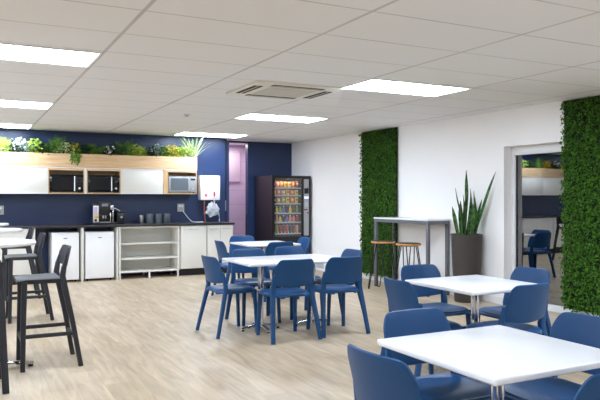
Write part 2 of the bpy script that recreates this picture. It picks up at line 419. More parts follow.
# ------------------------------------------------------------------ blue chairs
def make_chair():
    t = thing('chair', '', 'chair', (0, 0, 0), 0, 'blue plastic dining chairs')
    # seat: scooped pan with rolled skirt
    g = []
    nu, nv = 15, 13
    for i in range(nu):
        u = -1 + 2 * i / (nu - 1); row = []
        for j in range(nv):
            v = j / (nv - 1)
            y = -0.222 + 0.442 * v
            hw = 0.205 + 0.022 * math.sin(PI * min(1, v * 1.2) / 2)
            if v > 0.72: hw *= math.sqrt(max(0.0, 1 - ((v - 0.72) / 0.40) ** 2.4))
            if v < 0.30: hw *= 0.55 + 0.45 * math.sqrt(max(0.0, 1 - ((0.30 - v) / 0.30) ** 2.2))
            yy = y - 0.03 * (abs(u) ** 3) * (1 if v > 0.5 else 0) * (v - 0.5)
            z = 0.452 - 0.016 * (1 - u * u) * math.sin(PI * min(1, v * 1.15)) 
            z -= 0.030 * max(0, abs(u) - 0.8) / 0.2
            z -= 0.034 * max(0, v - 0.8) / 0.2
            z -= 0.030 * (max(0, 0.12 - v) / 0.12) ** 1.5
            row.append(Vector((u * hw, yy, z)))
        g.append(row)
    b = bmesh.new(); shell(b, g, 0.020)
    s = obj('seat', b, 'blue', t)
    md = s.modifiers.new('sub', 'SUBSURF'); md.levels = 1; md.render_levels = 1
    # rim under the seat
    b = bmesh.new()
    rim = []
    for k in range(33):
        a = 2 * PI * k / 32
        cx, cy = math.cos(a), math.sin(a)
        sx = math.copysign(abs(cx) ** 0.55, cx) * 0.205; sy = math.copysign(abs(cy) ** 0.55, cy) * 0.185
        rim.append((sx, 0.010 + sy, 0.424))
    tube(b, rim, 0.014, 8, 1.4)
    obj('seat_frame', b, 'blue', t)
    # back panel
    g = []
    nu, nv = 17, 9
    for i in range(nu):
        u = -1 + 2 * i / (nu - 1); row = []
        drop = 0.0
        if abs(u) > 0.70:
            q = (abs(u) - 0.70) / 0.30; drop = 0.085 * (1 - math.sqrt(max(0, 1 - q ** 2.2)))
        for j in range(nv):
            v = j / (nv - 1)
            zt = 0.770 - drop; zb = 0.500 + 0.020 * u * u
            z = zb + (zt - zb) * v
            hw = 0.203 + 0.004 * (z - 0.5) / 0.28
            y = -0.170 - 0.058 * (z - 0.5) / 0.28 - 0.042 * (1 - u * u) - 0.010 * ((z - 0.5) / 0.28) ** 2
            row.append(Vector((u * hw, y, z)))
        g.append(row)
    b = bmesh.new(); shell(b, g, 0.016)
    o = obj('backrest', b, 'blue', t)
    md = o.modifiers.new('sub', 'SUBSURF'); md.levels = 1; md.render_levels = 1
    for sx in (-1, 1):
        b = bmesh.new()
        tube(b, [(sx * 0.246, -0.262, 0), (sx * 0.227, -0.212, 0.22), (sx * 0.205, -0.166, 0.42), (sx * 0.200, -0.158, 0.47), (sx * 0.199, -0.170, 0.54), (sx * 0.200, -0.188, 0.62)],
             [0.0150, 0.0172, 0.0200, 0.0200, 0.017, 0.010], 10, 1.25, Vector((1, 0, 0)), sq=True)
        obj('leg', b, 'blue', t)
        b = bmesh.new()
        tube(b, [(sx * 0.203, 0.185, 0), (sx * 0.195, 0.172, 0.25), (sx * 0.187, 0.160, 0.434)], [0.0145, 0.0165, 0.0195], 10, 1.15, Vector((1, 0, 0)), sq=True)
        obj('leg', b, 'blue', t)
    return t
chair0 = make_chair(); used = [False]
def place_chair(x, y, deg, label):
    """x, y = floor point under the seat centre, deg = facing (0 faces +Y, -90 faces +X)"""
    c = chair0 if not used[0] else dup(chair0)
    used[0] = True
    c.location = (x, y, 0); c.rotation_euler = (0, 0, R(deg)); c['label'] = label
    return c

def make_table(cx, cy, lx, ly, poles, label, top=0.71):
    t = thing('dining_table', label, 'table', (cx, cy, 0), 0, 'white topped cafe tables')
    b = bmesh.new(); bbox(b, -lx / 2, lx / 2, -ly / 2, ly / 2, top - 0.028, top, bev=0.009, seg=3); obj('tabletop', b, 'tabletop', t)
    for px in poles:
        b = bmesh.new(); lathe(b, [(0, 0.045), (0.032, 0.045), (0.030, 0.06), (0.030, top - 0.05), (0.0, top - 0.05)], 20, px, 0)
        obj('column', b, 'chrome', t)
        b = bmesh.new(); bbox(b, px - 0.14, px + 0.14, -0.14, 0.14, top - 0.050, top - 0.029); obj('mounting_plate', b, 'black_metal', t, smooth=False)
        b = bmesh.new()
        lathe(b, [(0, 0.022), (0.045, 0.022), (0.042, 0.05), (0, 0.056)], 20, px, 0)
        for k in range(4):
            a = k * PI / 2
            c, s = math.cos(a), math.sin(a)
            tube(b, [(px + c * 0.02, s * 0.02, 0.042), (px + c * 0.12, s * 0.12, 0.036), (px + c * 0.21, s * 0.21, 0.022)], [0.028, 0.025, 0.020], 12, 0.6)
        obj('star_base', b, 'chrome', t)
        for k in range(4):
            a = k * PI / 2
            b = bmesh.new(); lathe(b, [(0, 0), (0.014, 0), (0.014, 0.0105), (0, 0.0105)], 12, px + math.cos(a) * 0.195, math.sin(a) * 0.195)
            obj('glide', b, 'rubber', t)
    return t
make_table(2.985, 6.10, 1.15, 0.76, (-0.295, 0.305), 'long white table on two chrome columns, ringed by six chairs mid-floor')
make_table(3.76, 8.38, 0.75, 0.76, (0,), 'small white square table in front of the vending machine')
make_table(3.385, 3.735, 0.73, 0.75, (0,), 'white square table with a reflection on top, in front of the tall planter')
make_table(2.0, 2.07, 0.73, 0.73, (0,), 'white square table nearest the viewer at lower right')
# middle table
place_chair(2.39, 6.15, -85, 'blue chair at the left end of the long table, turned to the right')
place_chair(2.76, 5.68, 0, 'blue chair seen from behind at the long table, left of the two near side chairs')
place_chair(3.32, 5.7, -3, 'blue chair seen from behind at the long table, right of the two near side chairs')
place_chair(3.59, 6.17, 90, 'blue chair at the right end of the long table, in front of the green wall')
place_chair(2.82, 6.53, 177, 'blue chair on the far side of the long table, nearer the kitchen')
place_chair(3.4, 6.63, 183, 'blue chair on the far side of the long table, nearer the green wall')
# back table
place_chair(3.29, 8.28, -92, 'blue chair at the left end of the small table, before the white kitchen cabinets')
place_chair(3.72, 8.92, 178, 'blue chair on the far side of the small table by the lavender doorway')
place_chair(3.68, 7.95, 2, 'blue chair seen from behind at the small table before the vending machine')
place_chair(4.18, 8.44, 88, 'blue chair at the right end of the small table, beneath the vending machine control panel')
# table by the planter
place_chair(3.44, 4.24, 179, 'blue chair facing us across the square table, below the wooden stools')
place_chair(2.96, 3.77, -94, 'blue chair on the left side of the square table, its back to the long table')
place_chair(3.35, 3.41, 4, 'blue chair seen from behind at the square table, in front of the glazed door')
place_chair(3.86, 3.86, 90, 'blue chair on the right side of the square table, against the glazed door')
# front table
place_chair(2.03, 2.44, 180, 'blue chair on the far side of the nearest table, facing us')
place_chair(1.61, 2.06, -86, 'blue chair cut by the bottom edge, left of the nearest table')
place_chair(2.43, 2.15, 91, 'wide looking blue chair right of the nearest table, before the big green wall')
place_chair(1.975, 1.70, 0, 'dark blue chair back poking up in the bottom right corner')

# ------------------------------------------------------------------ bar stools and round bar tables
def make_stool():
    t = thing('bar_stool', '', 'bar stool', (0, 0, 0), 0, 'charcoal plastic bar stools')
    g = []
    nu, nv = 13, 11
    for i in range(nu):
        u = -1 + 2 * i / (nu - 1); row = []
        for j in range(nv):
            v = j / (nv - 1); y = -0.10 + 0.315 * v
            hw = 0.200
            if v > 0.8: hw *= 1 - 0.08 * ((v - 0.8) / 0.2) ** 2
            z = 0.695 - 0.012 * (1 - u * u) * math.sin(PI * v) - 0.012 * max(0, v - 0.8) / 0.2 - 0.010 * max(0, abs(u) - 0.8) / 0.2
            row.append(Vector((u * hw, y, z)))
        g.append(row)
    b = bmesh.new(); shell(b, g, 0.034); obj('seat', b, 'charcoal', t)
    g = []
    nu, nv = 15, 8
    for i in range(nu):
        u = -1 + 2 * i / (nu - 1); row = []
        q = max(0, (abs(u) - 0.72) / 0.28); drop = 0.06 * (1 - math.sqrt(max(0, 1 - q ** 2.2)))
        for j in range(nv):
            v = j / (nv - 1); zt = 0.945 - drop; zb = 0.785 + 0.012 * u * u
            z = zb + (zt - zb) * v
            row.append(Vector((u * 0.205, -0.128 - 0.034 * (z - 0.79) / 0.16 - 0.034 * (1 - u * u), z)))
        g.append(row)
    b = bmesh.new(); shell(b, g, 0.018); obj('backrest', b, 'charcoal', t)
    for sx in (-1, 1):
        b = bmesh.new()
        tube(b, [(sx * 0.222, -0.25, 0), (sx * 0.208, -0.19, 0.35), (sx * 0.196, -0.126, 0.66), (sx * 0.192, -0.115, 0.72), (sx * 0.193, -0.126, 0.79), (sx * 0.197, -0.144, 0.86)],
             [0.0185, 0.020, 0.023, 0.022, 0.019, 0.011], 10, 1.25, Vector((1, 0, 0)), sq=True)
        obj('leg', b, 'charcoal', t)
        b = bmesh.new()
        tube(b, [(sx * 0.215, 0.178, 0), (sx * 0.200, 0.172, 0.35), (sx * 0.188, 0.165, 0.685)], [0.018, 0.020, 0.023], 10, 1.15, Vector((1, 0, 0)), sq=True)
        obj('leg', b, 'charcoal', t)
        b = bmesh.new(); tube(b, [(sx * 0.211, -0.203, 0.265), (sx * 0.206, 0.172, 0.265)], 0.013, 10, 1.25, sq=True); obj('stretcher', b, 'charcoal', t)
    b = bmesh.new(); tube(b, [(-0.204, 0.174, 0.225), (0.204, 0.174, 0.225)], 0.015, 10, 1.2, sq=True); obj('footrest', b, 'charcoal', t)
    b = bmesh.new(); tube(b, [(-0.212, -0.21, 0.225), (0.212, -0.21, 0.225)], 0.013, 10, 1.2, sq=True); obj('stretcher', b, 'charcoal', t)
    return t
stool0 = make_stool(); su = [False]
def place_stool(x, y, deg, label):
    c = stool0 if not su[0] else dup(stool0)
    su[0] = True
    c.location = (x, y, 0); c.rotation_euler = (0, 0, R(deg)); c['label'] = label
place_stool(0.585, 5.66, 90, 'charcoal bar stool right of the nearest round table, all four legs in view')
place_stool(0.62, 7.83, 90, 'charcoal bar stool in front of the left white fridge, partly behind the nearest stool')
place_stool(0.66, 9.55, 90, 'charcoal bar stool farthest from us, its back against the kitchen cabinet')
place_stool(0.03, 5.14, 2, 'charcoal bar stool at the left edge, only its right legs in view')

def make_bar_table(x, y, label, first=[None]):
    if first[0] is None:
        t = thing('bar_table', label, 'bar table', (x, y, 0), 0, 'tall round white bar tables')
        b = bmesh.new(); lathe(b, [(0, 0.970), (0.385, 0.970), (0.397, 0.976), (0.40, 0.985), (0.397, 0.996), (0.388, 1.0), (0, 1.0)], 56); obj('tabletop', b, 'tabletop', t)
        b = bmesh.new(); lathe(b, [(0, 0.02), (0.036, 0.03), (0.034, 0.93), (0.10, 0.955), (0.10, 0.969), (0, 0.969)], 24); obj('column', b, 'chrome', t)
        b = bmesh.new(); lathe(b, [(0, 0.02), (0.06, 0.02), (0.055, 0.055), (0, 0.06)], 24)
        for k in range(4):
            c, s = math.cos(k * PI / 2), math.sin(k * PI / 2)
            tube(b, [(c * 0.02, s * 0.02, 0.046), (c * 0.2, s * 0.2, 0.038), (c * 0.38, s * 0.38, 0.024)], [0.045, 0.04, 0.03], 12, 0.4)
        obj('star_base', b, 'chrome', t)
        for k in range(4):
            b = bmesh.new(); lathe(b, [(0, 0), (0.018, 0), (0.018, 0.013), (0, 0.013)], 12, 0.36 * math.cos(k * PI / 2), 0.36 * math.sin(k * PI / 2)); obj('glide', b, 'rubber', t)
        first[0] = t
    else:
        t = dup(first[0]); t.location = (x, y, 0); t['label'] = label
make_bar_table(0.12, 5.62, 'tall round white bar table nearest us, with the nearest stool')
make_bar_table(0.19, 7.80, 'tall round white bar table, second from us')
make_bar_table(0.15, 9.60, 'tall round white bar table farthest back, closest to the kitchen')

# ------------------------------------------------------------------ high table and wooden stools by the right wall
ht = thing('high_table', 'tall narrow white topped table with grey square legs along the white wall', 'table', (wx(7.65), 7.65, 0), math.atan(WA))
X0, X1, Y0, Y1 = -0.41, -0.017, -0.56, 0.71
b = bmesh.new(); bbox(b, X0, X1, Y0, Y1, 1.022, 1.045, bev=0.003); obj('tabletop', b, 'tabletop', ht)
b = bmesh.new()
bbox(b, X0 + 0.005, X0 + 0.045, Y0 + 0.005, Y1 - 0.005, 0.976, 1.0215); bbox(b, X1 - 0.045, X1 - 0.005, Y0 + 0.005, Y1 - 0.005, 0.976, 1.0215)
bbox(b, X0 + 0.045, X1 - 0.045, Y0 + 0.005, Y0 + 0.045, 0.976, 1.0215); bbox(b, X0 + 0.045, X1 - 0.045, Y1 - 0.045, Y1 - 0.005, 0.976, 1.0215)
obj('apron_frame', b, 'grey_metal', ht, smooth=False)
for x in (X0 + 0.005, X1 - 0.05):
    for y in (Y0 + 0.005, Y1 - 0.05):
        b = bmesh.new(); bbox(b, x, x + 0.045, y, y + 0.045, 0.012, 0.976, bev=0.004)
        l = obj('leg', b, 'grey_metal', ht)
        b = bmesh.new(); lathe(b, [(0, 0), (0.024, 0), (0.024, 0.012), (0, 0.012)], 12, x + 0.0225, y + 0.0225); obj('foot', b, 'rubber', l)
def make_wood_stool(x, y, rz, label, first=[None]):
    if first[0] is None:
        t = thing('wooden_stool', label, 'stool', (x, y, 0), rz, 'wooden seated hairpin leg stools')
        b = bmesh.new(); lathe(b, [(0, 0.675), (0.168, 0.675), (0.176, 0.682), (0.178, 0.694), (0.172, 0.703), (0, 0.700)], 40); obj('seat', b, 'seatwood', t)
        b = bmesh.new(); lathe(b, [(0, 0.703), (0.160, 0.7045), (0.163, 0.7075), (0.158, 0.711), (0, 0.712)], 40); obj('seat_pad', b, 'planter', t)
        b = bmesh.new(); lathe(b, [(0, 0.668), (0.14, 0.668), (0.14, 0.6745), (0, 0.6745)], 24); obj('mounting_plate', b, 'black_metal', t)
        for k in range(4):
            a = PI / 4 + k * PI / 2
            c, s = math.cos(a), math.sin(a); px, py = -s, c
            pts = [(c * 0.115 + px * 0.055, s * 0.115 + py * 0.055, 0.67)]
            fx, fy, fz = c * 0.215, s * 0.215, 0.026
            for j in range(9):
                q = PI * j / 8
                pts.append((fx + px * 0.021 * math.cos(q), fy + py * 0.021 * math.cos(q), fz + 0.003 - 0.021 * math.sin(q)))
            pts.append((c * 0.115 - px * 0.055, s * 0.115 - py * 0.055, 0.67))
            b = bmesh.new(); tube(b, pts, 0.0075, 8, 1.0, Vector((c, s, 0.01)).normalized()); obj('hairpin_leg', b, 'black_metal', t)
        first[0] = t
    else:
        t = dup(first[0]); t.location = (x, y, 0); t.rotation_euler = (0, 0, rz); t['label'] = label
make_wood_stool(5.49, 8.0, R(28), 'round wooden stool on black hairpin legs in front of the narrow green wall')
make_wood_stool(5.52, 7.42, R(20), 'round wooden stool at the high table against the plain white wall')

# ------------------------------------------------------------------ leaves and green walls
def blade(bm, base, direction, length, width, bend=0.3, n=6, fold=0.25, tip=1.0):
    d = Vector(direction).normalized(); base = Vector(base)
    up = Vector((0, 0, 1))
    side = d.cross(up)
    if side.length < 0.05: side = Vector((1, 0, 0))
    side.normalize()
    p = base.copy(); prev = None
    for i in range(n + 1):
        s = i / n
        w = width * (math.sin(PI * min(1.0, 0.12 + 0.88 * s ** 0.8)) ** 0.7 if s < 1 else 0.02) * 0.5
        nrm = side.cross(d).normalized()
        l = bm.verts.new(p - side * w + nrm * w * fold); m_ = bm.verts.new(p); r = bm.verts.new(p + side * w + nrm * w * fold)
        if prev:
            bm.faces.new((prev[0], prev[1], m_, l)); bm.faces.new((prev[1], prev[2], r, m_))
        prev = (l, m_, r)
        d = (d - up * bend / n * (0.4 + s)).normalized()
        p = p + d * (length / n)

def leaf(bm, c, d, n_, ln, w):
    d = d.normalized(); s = d.cross(n_).normalized()
    a = bm.verts.new(c); l = bm.verts.new(c + d * ln * 0.5 + s * w * 0.5 + n_ * w * 0.15)
    t = bm.verts.new(c + d * ln - n_ * ln * 0.1); r = bm.verts.new(c + d * ln * 0.5 - s * w * 0.5 + n_ * w * 0.15)
    bm.faces.new((a, r, t)); bm.faces.new((a, t, l))

def green_wall(y0, y1, z0, z1, count, seed, label, lsz):
    rnd = random.Random(seed)
    t = thing('green_wall', label, 'green wall', (wx(0), 0, 0), math.atan(WA))
    boxo('backing', (-0.026, -0.015, y0 + 0.015, y1 - 0.015, z0 + 0.01, z1 - 0.002), 'hedge_back', t)
    b = bmesh.new()
    for k in range(count):
        y = rnd.uniform(y0, y1); z = rnd.uniform(z0, z1 - 0.012)
        dep = rnd.uniform(0.028, 0.075)
        c = Vector((-dep, y, z))
        nn = Vector((-1, rnd.gauss(0, .55), rnd.gauss(0.25, .55))).normalized()
        d = Vector((rnd.gauss(-0.25, .45), rnd.gauss(0, 1), rnd.gauss(-0.1, 1)))
        d = d - nn * d.dot(nn)
        if d.length < 0.05: continue
        ln = lsz * rnd.uniform(0.7, 1.35)
        d.normalize()
        e = c + d * ln
        if e.x > -0.027 or e.z > z1 - 0.004 or e.y > y1 + 0.012 or e.y < y0 - 0.02: continue
        leaf(b, c, d, nn, ln, ln * rnd.uniform(0.42, 0.62))
    obj('foliage', b, 'hedge', t, smooth=False)
    return t
green_wall(8.27, 9.26, 0.092, CEIL - 0.006, 7200, 3, 'narrow vertical strip of artificial boxwood greenery behind the wooden stools', 0.042)
green_wall(3.9, 5.21, 0.092, CEIL - 0.006, 11500, 5, 'wide artificial boxwood green wall right of the glazed door', 0.042)

# snake plant in tall planter
sp = thing('potted_snake_plant', 'snake plant with upright sword leaves in a tall tapered charcoal pot', 'potted plant', (5.795, 6.545, 0))
b = bmesh.new(); lathe(b, [(0, 0), (0.150, 0), (0.158, 0.012), (0.172, 0.25), (0.186, 0.5), (0.198, 0.84), (0.202, 0.868), (0.196, 0.872), (0.184, 0.868), (0.182, 0.82), (0, 0.82)], 44)
obj('pot', b, 'planter', sp)
b = bmesh.new(); lathe(b, [(0, 0.822), (0.181, 0.822), (0.175, 0.832), (0.09, 0.84), (0, 0.838)], 32); obj('soil', b, 'soil', sp)
def sword(bm, base, tip, w, twist):
    base = Vector(base); tip = Vector(tip); n = 12
    ax = (tip - base).normalized()
    sd = ax.cross(Vector((math.cos(twist), math.sin(twist), 0))).normalized()
    g = []
    for i in range(n + 1):
        s = i / n
        ww = w * (0.55 + 0.45 * math.sin(PI * min(1, s * 0.8 + 0.1))) * (1 - max(0, (s - 0.6) / 0.4) ** 2.2) / 2 + 0.0008
        p = base.lerp(tip, s) + sd.cross(ax) * 0.012 * math.sin(s * 5 + twist)
        rot = Matrix.Rotation(0.5 * math.sin(2.5 * s + twist), 3, ax)
        q = rot @ sd; nrm = q.cross(ax)
        g.append([p - q * ww + nrm * ww * 0.35, p, p + q * ww + nrm * ww * 0.35])
    shell(bm, g, 0.004)
cr_, sr_ = math.cos(TH), math.sin(TH)
def from_view(dx, dd): return (dx * cr_ + dd * sr_, -dx * sr_ + dd * cr_)   # sideways / away, metres
LV = [(0.00, .02, 0.00, .0, 1.70, .062), (-.04, .0, -.125, .04, 1.47, .05), (.07, -.03, .31, -.24, 1.67, .052), (-.10, .0, -.19, .0, 1.23, .042),
      (.03, .05, .065, .06, 1.46, .05), (.06, .02, .11, .03, 1.43, .05), (.09, .03, .14, .08, 1.34, .046), (-.06, .04, -.06, .08, 1.30, .05),
      (.02, -.06, .02, -.09, 1.20, .046), (.08, -.05, .13, -.05, 1.17, .046), (-.03, -.05, -.05, -.1, 1.10, .05), (.10, .0, .20, -.01, 1.32, .05), (.05, -.08, .06, -.08, 1.27, .048), (-.02, .08, -.02, .1, 1.38, .05)]
for i, (bx, bd, tx, td, tz, w) in enumerate(LV):
    p0 = from_view(bx, bd); p1 = from_view(tx, td)
    b = bmesh.new(); sword(b, (p0[0], p0[1], 0.825), (p1[0], p1[1], tz), w * 1.15, 2.0 + i * 0.7)
    obj('leaf', b, 'snake', sp)

# white vent box low on the wall
vb = thing('wall_vent', 'small white vent box with a grey grille low on the white wall', 'vent', (wx(10.55), 10.55, 0), math.atan(WA))
b = bmesh.new(); bbox(b, -0.075, -0.016, -0.2, 0.2, 0.0, 0.215, bev=0.008); obj('casing', b, 'white_appliance', vb)
b = bmesh.new(); bbox(b, -0.080, -0.0755, -0.14, 0.12, 0.05, 0.19)
for k in range(7): bbox(b, -0.084, -0.080, -0.135, 0.115, 0.055 + k * 0.019, 0.063 + k * 0.019)
obj('grille', b, 'grey_plastic', vb, smooth=False)

# ------------------------------------------------------------------ kitchen: lower run
FY = 10.9
wt = tag(boxo('worktop', (-1.7, 4.29, 10.87, 11.398, 0.865, 0.900), 'worktop', bev=0.004), 'long dark worktop running along the navy kitchen wall', 'worktop')

def handle(x0, x1, z, parent, m='steel'):
    b = bmesh.new(); tube(b, [(x0, FY - 0.001, z), (x0, FY - 0.022, z), (x0 + 0.008, FY - 0.026, z), (x1 - 0.008, FY - 0.026, z), (x1, FY - 0.022, z), (x1, FY - 0.001, z)], 0.005, 8)
    return obj('handle', b, m, parent)
def base_cabinet(x0, x1, splits, label):
    t = thing('base_cabinet', label, 'cabinet', (0, 0, 0))
    b = bmesh.new(); bbox(b, x0 + 0.002, x1 - 0.002, FY + 0.02, 11.396, 0.12, 0.864); obj('body', b, 'cream', t, smooth=False)
    b = bmesh.new(); bbox(b, x0 + 0.01, x1 - 0.01, FY + 0.07, FY + 0.09, 0, 0.119); obj('plinth', b, 'black', t, smooth=False)
    xs = [x0] + splits + [x1]
    for a, c in zip(xs, xs[1:]):
        d = boxo('door', (a + 0.004, c - 0.004, FY, FY + 0.018, 0.125, 0.858), 'cream', t, bev=0.002)
        w = 0.075
        cx = (a + c) / 2
        handle(cx - w, cx + w, 0.80, d)
    t.location = (0, 0, 0)
    return t
base_cabinet(-1.7, -0.52, [-1.1], 'cream base cabinet out at the far left end of the worktop')
base_cabinet(-0.50, 1.00, [0.0, 0.5], 'cream base cabinet behind the bar stools, left of the fridges')
base_cabinet(3.31, 3.78, [], 'narrow single door cream base cabinet beside the open shelves')
base_cabinet(3.79, 4.27, [4.03], 'cream two door base cabinet at the right end, below the boiler')
tag(boxo('filler_panel', (1.68, 1.72, 10.90, 11.39, 0, 0.864), 'cream', bev=0.002), 'thin upright cream panel between the two fridges', 'panel')
tag(boxo('side_panel', (2.235, 2.262, 10.90, 11.39, 0, 0.864), 'cream', bev=0.002), 'thin upright cream panel between the right fridge and open shelves', 'panel')
def fridge(x0, x1, label):
    t = thing('fridge', label, 'fridge', ((x0 + x1) / 2, 10.9, 0), 0, 'white undercounter fridges')
    h = (x1 - x0) / 2
    b = bmesh.new(); bbox(b, -h, h, 0.06, 0.47, 0.03, 0.79, bev=0.006); obj('body', b, 'white_appliance', t)
    b = bmesh.new(); bbox(b, -h, h, 0.0, 0.055, 0.04, 0.785, bev=0.010); d = obj('door', b, 'white_appliance', t)
    b = bmesh.new(); bbox(b, -0.028, 0.028, -0.003, 0.0, 0.69, 0.705); obj('badge', b, 'grey_text', d, smooth=False)
    for x in (-h + 0.04, h - 0.04):
        for y in (0.09, 0.43):
            b = bmesh.new(); lathe(b, [(0, 0), (0.016, 0), (0.014, 0.03), (0, 0.03)], 12, x, y); obj('foot', b, 'rubber', t)
    return t
fridge(1.235, 1.645, 'small white fridge under the worktop, left one behind the bar stools')
fridge(1.745, 2.195, 'small white fridge under the coffee machine, beside the open shelves')
sh = thing('shelf_unit', 'open cream shelf unit with three tiers on short legs under the worktop', 'shelf unit')
sx0, sx1 = 2.275, 3.295
for x in (sx0, sx1 - 0.03): boxo('side_panel', (x, x + 0.03, FY + 0.005, 11.39, 0.10, 0.862), 'cream', sh, bev=0.002)
boxo('back_panel', (sx0 + 0.03, sx1 - 0.03, 11.375, 11.39, 0.10, 0.862), 'cream', sh)
for z in (0.10, 0.315, 0.565, 0.837): boxo('shelf', (sx0 + 0.03, sx1 - 0.03, FY + 0.005 if z in (0.10, 0.837) else FY + 0.02, 11.375, z, z + 0.024), 'cream', sh, bev=0.0015)
for x in (sx0 + 0.02, (sx0 + sx1) / 2, sx1 - 0.02):
    for y in (FY + 0.04, 11.34):
        b = bmesh.new(); lathe(b, [(0, 0), (0.02, 0), (0.016, 0.02), (0.016, 0.099), (0, 0.099)], 14, x, y); obj('leg', b, 'white_appliance', sh)

# on the worktop
cm = thing('coffee_machine', 'black coffee machine with a colourful left sticker and chrome sides', 'coffee machine', (2.06, 11.13, 0.90))
b = bmesh.new(); bbox(b, -0.19, 0.19, -0.17, 0.15, 0, 0.035, bev=0.006); obj('base', b, 'black', cm)
b = bmesh.new(); bbox(b, -0.16, 0.15, -0.02, 0.14, 0.035, 0.35, bev=0.012); bbox(b, -0.08, 0.09, -0.14, -0.02, 0.15, 0.37, bev=0.012); obj('body', b, 'black', cm)
b = bmesh.new(); bbox(b, -0.165, -0.085, -0.10, -0.021, 0.04, 0.31, bev=0.006); sd = obj('side_column', b, 'white_appliance', cm)
boxo('sticker', (-0.162, -0.108, -0.103, -0.1005, 0.15, 0.29), 'lilac', sd)
boxo('sticker', (-0.162, -0.088, -0.103, -0.1005, 0.105, 0.145), 'yellow', sd)
boxo('sticker', (-0.155, -0.115, -0.103, -0.1005, 0.05, 0.095), 'dark_slot', sd)
b = bmesh.new(); bbox(b, 0.095, 0.112, -0.11, -0.021, 0.04, 0.20, bev=0.003); bbox(b, 0.132, 0.150, -0.11, -0.021, 0.04, 0.24, bev=0.003); bbox(b, 0.10, 0.15, -0.10, -0.021, 0.24, 0.315, bev=0.006); obj('chrome_rail', b, 'chrome', cm)
boxo('display', (-0.045, 0.055, -0.143, -0.1405, 0.30, 0.345), 'grey_text', cm)
b = bmesh.new()
for x in (-0.02, 0.02): lathe(b, [(0, 0.10), (0.012, 0.10), (0.014, 0.15), (0, 0.15)], 12, x + 0.005, -0.085)
obj('spout', b, 'steel', cm)
b = bmesh.new(); bbox(b, -0.07, 0.08, -0.165, -0.03, 0.036, 0.046, bev=0.002); obj('drip_tray', b, 'steel', cm)
ml = thing('milk_container', 'black milk cooler with a thin white hose right of the coffee machine', 'container', (2.33, 11.13, 0.90))
b = bmesh.new(); bbox(b, -0.065, 0.065, -0.11, 0.11, 0, 0.19, bev=0.012); obj('body', b, 'black', ml)
b = bmesh.new(); bbox(b, -0.067, 0.067, -0.112, 0.112, 0.191, 0.215, bev=0.01); obj('lid', b, 'charcoal', ml)
b = bmesh.new(); tube(b, [(0.0, -0.02, 0.214), (-0.02, -0.03, 0.235), (-0.07, -0.04, 0.262), (-0.115, -0.05, 0.27)], 0.005, 8); obj('hose', b, 'white_appliance', ml)
b = bmesh.new(); lathe(b, [(0, 0), (0.018, 0), (0.018, 0.004), (0, 0.004)], 16); o = obj('badge', b, 'steel', ml); o.location = (0.01, -0.1105, 0.12); o.rotation_euler = (R(90), 0, 0)

cans = [(2.70, 0.042, 0.150, 'slim steel canister, leftmost of the four on the worktop', 'steel'), (2.84, 0.062, 0.165, 'grey canister second from left on the worktop', 'canister'),
        (2.99, 0.062, 0.165, 'grey canister third from left on the worktop', 'canister'), (3.135, 0.062, 0.165, 'grey canister rightmost of the row, nearest the socket cable', 'canister')]
for x, r, h, l, m in cans:
    t = thing('canister', l, 'canister', (x, 11.15, 0.90), 0, 'kitchen canisters on the worktop')
    b = bmesh.new(); lathe(b, [(0, 0), (r - 0.003, 0), (r, 0.004), (r, h - 0.03), (0, h - 0.03)], 28); obj('body', b, m, t)
    b = bmesh.new(); lathe(b, [(0, h - 0.029), (r + 0.002, h - 0.029), (r + 0.002, h - 0.004), (r - 0.003, h), (0, h)], 28); obj('lid', b, m if m == 'canister' else 'chrome', t)

def socket(x, z, w, h, label):
    t = thing('wall_socket', label, 'socket', (x, 11.399, z))
    b = bmesh.new(); bbox(b, -w / 2, w / 2, -0.012, 0, -h / 2, h / 2, bev=0.004); obj('plate', b, 'grey_plastic', t)
    b = bmesh.new(); bbox(b, -w * 0.3, -w * 0.08, -0.016, -0.0125, h * 0.1, h * 0.32, bev=0.001); bbox(b, w * 0.08, w * 0.3, -0.016, -0.0125, h * 0.1, h * 0.32, bev=0.001); obj('switch', b, 'white_appliance', t)
    b = bmesh.new()
    for (u, v) in ((0, -0.08), (-0.16, -0.24), (0.16, -0.24)): bbox(b, u * w - 0.006, u * w + 0.006, -0.0135, -0.0122, v * h - 0.006, v * h + 0.006)
    obj('holes', b, 'dark_slot', t, smooth=False)
    return t
socket(0.50, 1.145, 0.15, 0.14, 'pale grey wall socket at the left edge above the bar tables')
socket(3.465, 1.165, 0.125, 0.14, 'pale grey wall socket with a white cable, left of the boiler')
b = bmesh.new(); tube(b, [(3.50, 11.375, 1.10), (3.52, 11.36, 1.07), (3.57, 11.35, 1.0), (3.63, 11.345, 0.935), (3.67, 11.34, 0.908), (3.76, 11.30, 0.906), (3.85, 11.29, 0.906)], 0.006, 8)
tag(obj('power_cable', b, 'white_appliance'), 'white power cable running down from the socket to the worktop', 'cable')

bo = thing('water_boiler', 'white wall mounted water boiler with a red tap beside the cupboards', 'water boiler', (3.965, 11.399, 1.52))
b = bmesh.new(); bbox(b, -0.185, 0.185, -0.17, 0, -0.22, 0.22, bev=0.014); obj('body', b, 'white_appliance', bo)
b = bmesh.new()
for k in range(9): bbox(b, -0.085 + k * 0.024, -0.067 + k * 0.024, -0.1725, -0.1702, 0.145, 0.160)
obj('lettering', b, 'grey_text', bo, smooth=False)
b = bmesh.new()
for k in range(4):
    a = PI / 4 + k * PI / 2
    lathe(b, [(0, 0.0), (0.012, 0.0), (0.012, 0.002), (0, 0.002)], 12, 0.017 * math.cos(a), 0.017 * math.sin(a))
o = obj('emblem', b, 'red', bo); o.location = (-0.085, -0.1702, -0.135); o.rotation_euler = (R(90), 0, 0)
b = bmesh.new(); bbox(b, 0.055, 0.078, -0.205, -0.171, -0.145, -0.07, bev=0.005); obj('tap_lever', b, 'red', bo)
